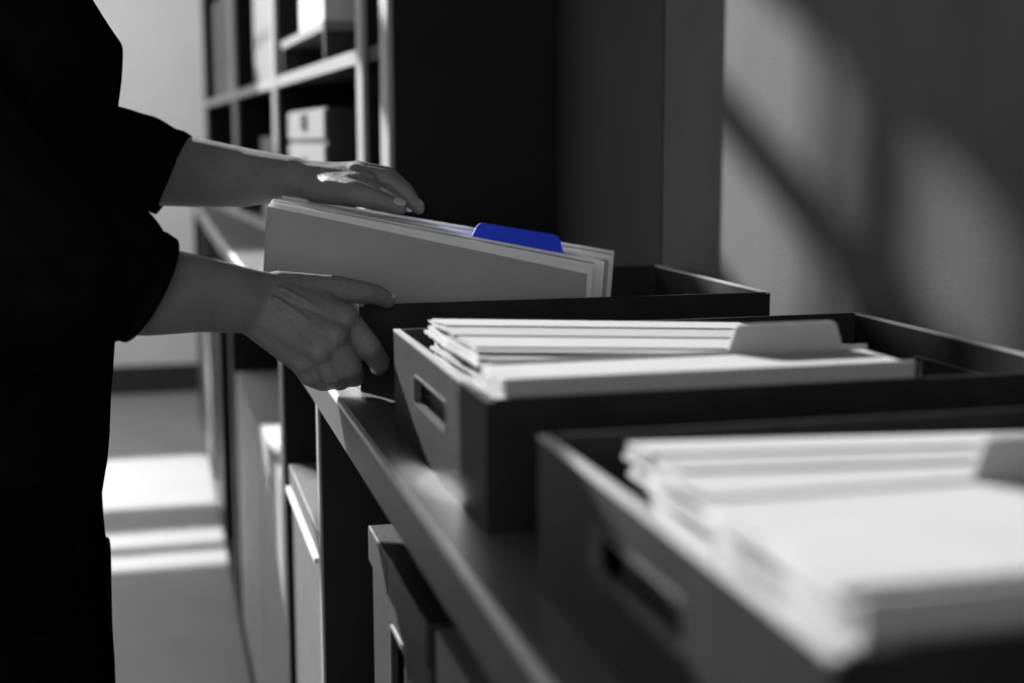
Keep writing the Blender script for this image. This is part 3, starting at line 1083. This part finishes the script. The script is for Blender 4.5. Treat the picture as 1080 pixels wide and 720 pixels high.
# ---- nails
def nail(c, n, t, w, l):
    n, t = Vector(n).normalized(), Vector(t).normalized()
    t = (t - n * t.dot(n)).normalized()
    b = n.cross(t)
    bm = bmesh.new()
    ball(bm, (0, 0, 0), 1.0)
    m_ = Matrix((( *(t * l), ), ( *(b * w), ), ( *(n * 0.0016), ))).transposed().to_4x4()
    m_.translation = Vector(c)
    bmesh.ops.transform(bm, matrix=m_, verts=bm.verts)
    o = finish(bm, 'fingernail', M_NAIL, None, smooth=True)
    o.location = -person.location
    o.parent = person
    return o


tv = (TL[-1][0] - TL[-2][0]).normalized()
nv = (Vector((0.15, -0.62, 0.75)))
nail(TL[-1][0] + nv.normalized() * 0.0070 - tv * 0.002, nv, tv, 0.0056, 0.0072)
for f in ('i', 'm'):
    tv = (FL[f][-1][0] - FL[f][-2][0]).normalized()
    nv = Vector((0.6, 0.0, 0.8))
    nail(FL[f][-1][0] + (nv - tv * nv.dot(tv)).normalized() * 0.0050 - tv * 0.004, nv, tv, 0.0044, 0.0055)
tv = (TR[-1][0] - TR[-2][0]).normalized()
nail(TR[-1][0] + Vector((0.1, -0.45, 0.9)).normalized() * 0.0055, (0.1, -0.45, 0.9), tv, 0.0052, 0.0068)

# ---- clothes
bmS = bmesh.new()
SHIRT = [(0.775, -0.160, 0.112, 0.172), (0.80, -0.164, 0.110, 0.172), (0.845, -0.160, 0.116, 0.172), (0.925, -0.150, 0.113, 0.165), (1.02, -0.145, 0.113, 0.160), (1.11, -0.146, 0.117, 0.165),
         (1.19, -0.142, 0.123, 0.175), (1.240, -0.162, 0.114, 0.180), (1.275, -0.225, 0.080, 0.165), (1.305, -0.260, 0.056, 0.075), (1.32, -0.265, 0.050, 0.058)]
ring_loft(bmS, [((cx, PY, z), UP, (1, 0, 0), hx, hy * 0.9) for z, cx, hx, hy in SHIRT], 36)
# near sleeve
cufR = (P(181, 259, 1.06) - P(131, 350, 1.06)).normalized()
axR = Vector((cufR.z, 0.22, -cufR.x))
capsule(bmS, R_sh, P(20, 270, 1.022), 0.062, 0.074)
ring_loft(bmS, [(P(-14, 284, 1.005), (1, .1, -.1), UP, 0.068, 0.066), (P(30, 282, 1.026), (1, .15, -.25), UP, 0.078, 0.070), (P(75, 287, 1.045), (1, .2, -.35), UP, 0.076, 0.066),
                (P(112, 295, 1.058), (1, .2, -.45), UP, 0.064, 0.058), (P(138, 300, 1.067), axR, UP, 0.052, 0.048), (P(157, 305, 1.072), axR, cufR, 0.0415, 0.0415)], 30)
# far sleeve
cufL = (P(200, 147, 1.41) - P(166, 220, 1.41)).normalized()
axL = Vector((cufL.z, -0.15, -cufL.x))
capsule(bmS, L_sh, P(60, 166, 1.45), 0.060, 0.056)
ring_loft(bmS, [(P(30, 168, 1.46), (1, -.1, -.05), UP, 0.056, 0.055), (P(90, 166, 1.45), (1, -.15, -.1), UP, 0.058, 0.055), (P(130, 168, 1.44), (1, -.15, -.2), UP, 0.0510, 0.050),
                (P(150, 174, 1.43), (1, -.15, -.3), UP, 0.0500, 0.047), (P(166, 179, 1.422), axL, UP, 0.0440, 0.044), (P(183, 184, 1.412), axL, cufL, 0.0405, 0.0405)], 30)
meS = remeshed(bmS, 0.0035, 5)
nrmS = [v.normal.copy() for v in meS.vertices]
for v in meS.vertices:
    n_ = noise.noise(v.co * 14 + Vector((3, 1, 7))) * 0.0040 + noise.noise(Vector((v.co.x * 40, v.co.y * 14, v.co.z * 22))) * 0.0018
    v.co += nrmS[v.index] * n_
top_ = kid(link('long_sleeved_top', meS, M_SHIRT, smooth=True), person)


def cuff(center, axis, r, w):
    axis = Vector(axis).normalized()
    bm = bmesh.new()
    sd = UP
    a = ring_loft(bm, [(center - axis * w, axis, sd, r + 0.003, r + 0.003), (center - axis * w * 0.5, axis, sd, r + 0.0045, r + 0.0045), (center, axis, sd, r + 0.0035, r + 0.0035), (center + axis * 0.001, axis, sd, r, r)], 36, cap=False)
    o = finish(bm, 'cuff', M_SHIRT, None, smooth=True)
    o.location = -Vector(person.location) - Vector(top_.location)
    o.parent = top_


cuff(P(157, 305, 1.072), axR, 0.0405, 0.016)
cuff(P(183, 184, 1.412), axL, 0.0395, 0.016)

bmT = bmesh.new()
ring_loft(bmT, [((cx, PY, z), UP, (1, 0, 0), hx, hy) for z, cx, hx, hy in [(0.86, -0.158, 0.106, 0.160), (0.80, -0.162, 0.110, 0.168), (0.74, -0.160, 0.113, 0.172), (0.69, -0.160, 0.112, 0.168)]], 32)
for s in (-1, 1):
    cy = PY + s * 0.088
    ring_loft(bmT, [((cx, cy, z), UP, (1, 0, 0), hx, hy) for z, cx, hx, hy in
                    [(0.75, -0.158, 0.110, 0.086), (0.61, -0.152, 0.102, 0.084), (0.44, -0.143, 0.082, 0.074), (0.25, -0.150, 0.074, 0.068), (0.07, -0.150, 0.070, 0.064), (0.045, -0.150, 0.070, 0.064)]], 28)
meT = remeshed(bmT, 0.005, 5)
nrmT = [v.normal.copy() for v in meT.vertices]
for v in meT.vertices:
    v.co += nrmT[v.index] * noise.noise(v.co * 12) * 0.0035
kid(link('trousers', meT, M_TROUS, smooth=True), person)
for s in (-1, 1):
    bm = bmesh.new()
    cy = PY + s * 0.09
    capsule(bm, (-0.175, cy, 0.045), (0.015, cy, 0.038), 0.046, 0.038, UP, 0.95)
    me = remeshed(bm, 0.004, 3)
    clip_below(me, [((0, 0, 0.008), (0, 0, -1))])
    sh = kid(link('shoe', me, M_SHOE, smooth=True), person)
    bm = bmesh.new()
    ring_loft(bm, [((-0.080, cy, 0.0005), UP, (1, 0, 0), 0.135, 0.046), ((-0.080, cy, 0.0155), UP, (1, 0, 0), 0.134, 0.045)], 28)
    so = finish(bm, 'sole', M_SHOE)
    so.location = -Vector(person.location) - Vector(sh.location)
    so.parent = sh
# hair and face details, above the picture
bmH = bmesh.new()
ball(bmH, HCN + Vector((-0.018, 0, 0.020)), 0.098, (0.98, 0.84, 1.12))
ball(bmH, HCN + Vector((-0.075, 0, -0.030)), 0.045, (0.9, 1.0, 1.1))
meH = remeshed(bmH, 0.006, 3)
clip_below(meH, [(HCN + Vector((0.045, 0, 0.03)), (0.85, 0, -0.5))])
kid(link('hair', meH, M_HAIR, smooth=True), person)
for s in (-1, 1):
    bm = bmesh.new()
    ball(bm, HCN + Vector((0.079, s * 0.030, 0.004)), 0.010, (0.8, 1.2, 0.8))
    kid(finish(bm, 'eye', M_EYE, smooth=True), person)
bm = bmesh.new()
ball(bm, HCN + Vector((0.086, 0, -0.056)), 0.012, (0.6, 1.8, 0.5))
kid(finish(bm, 'mouth', M_LIP, smooth=True), person)
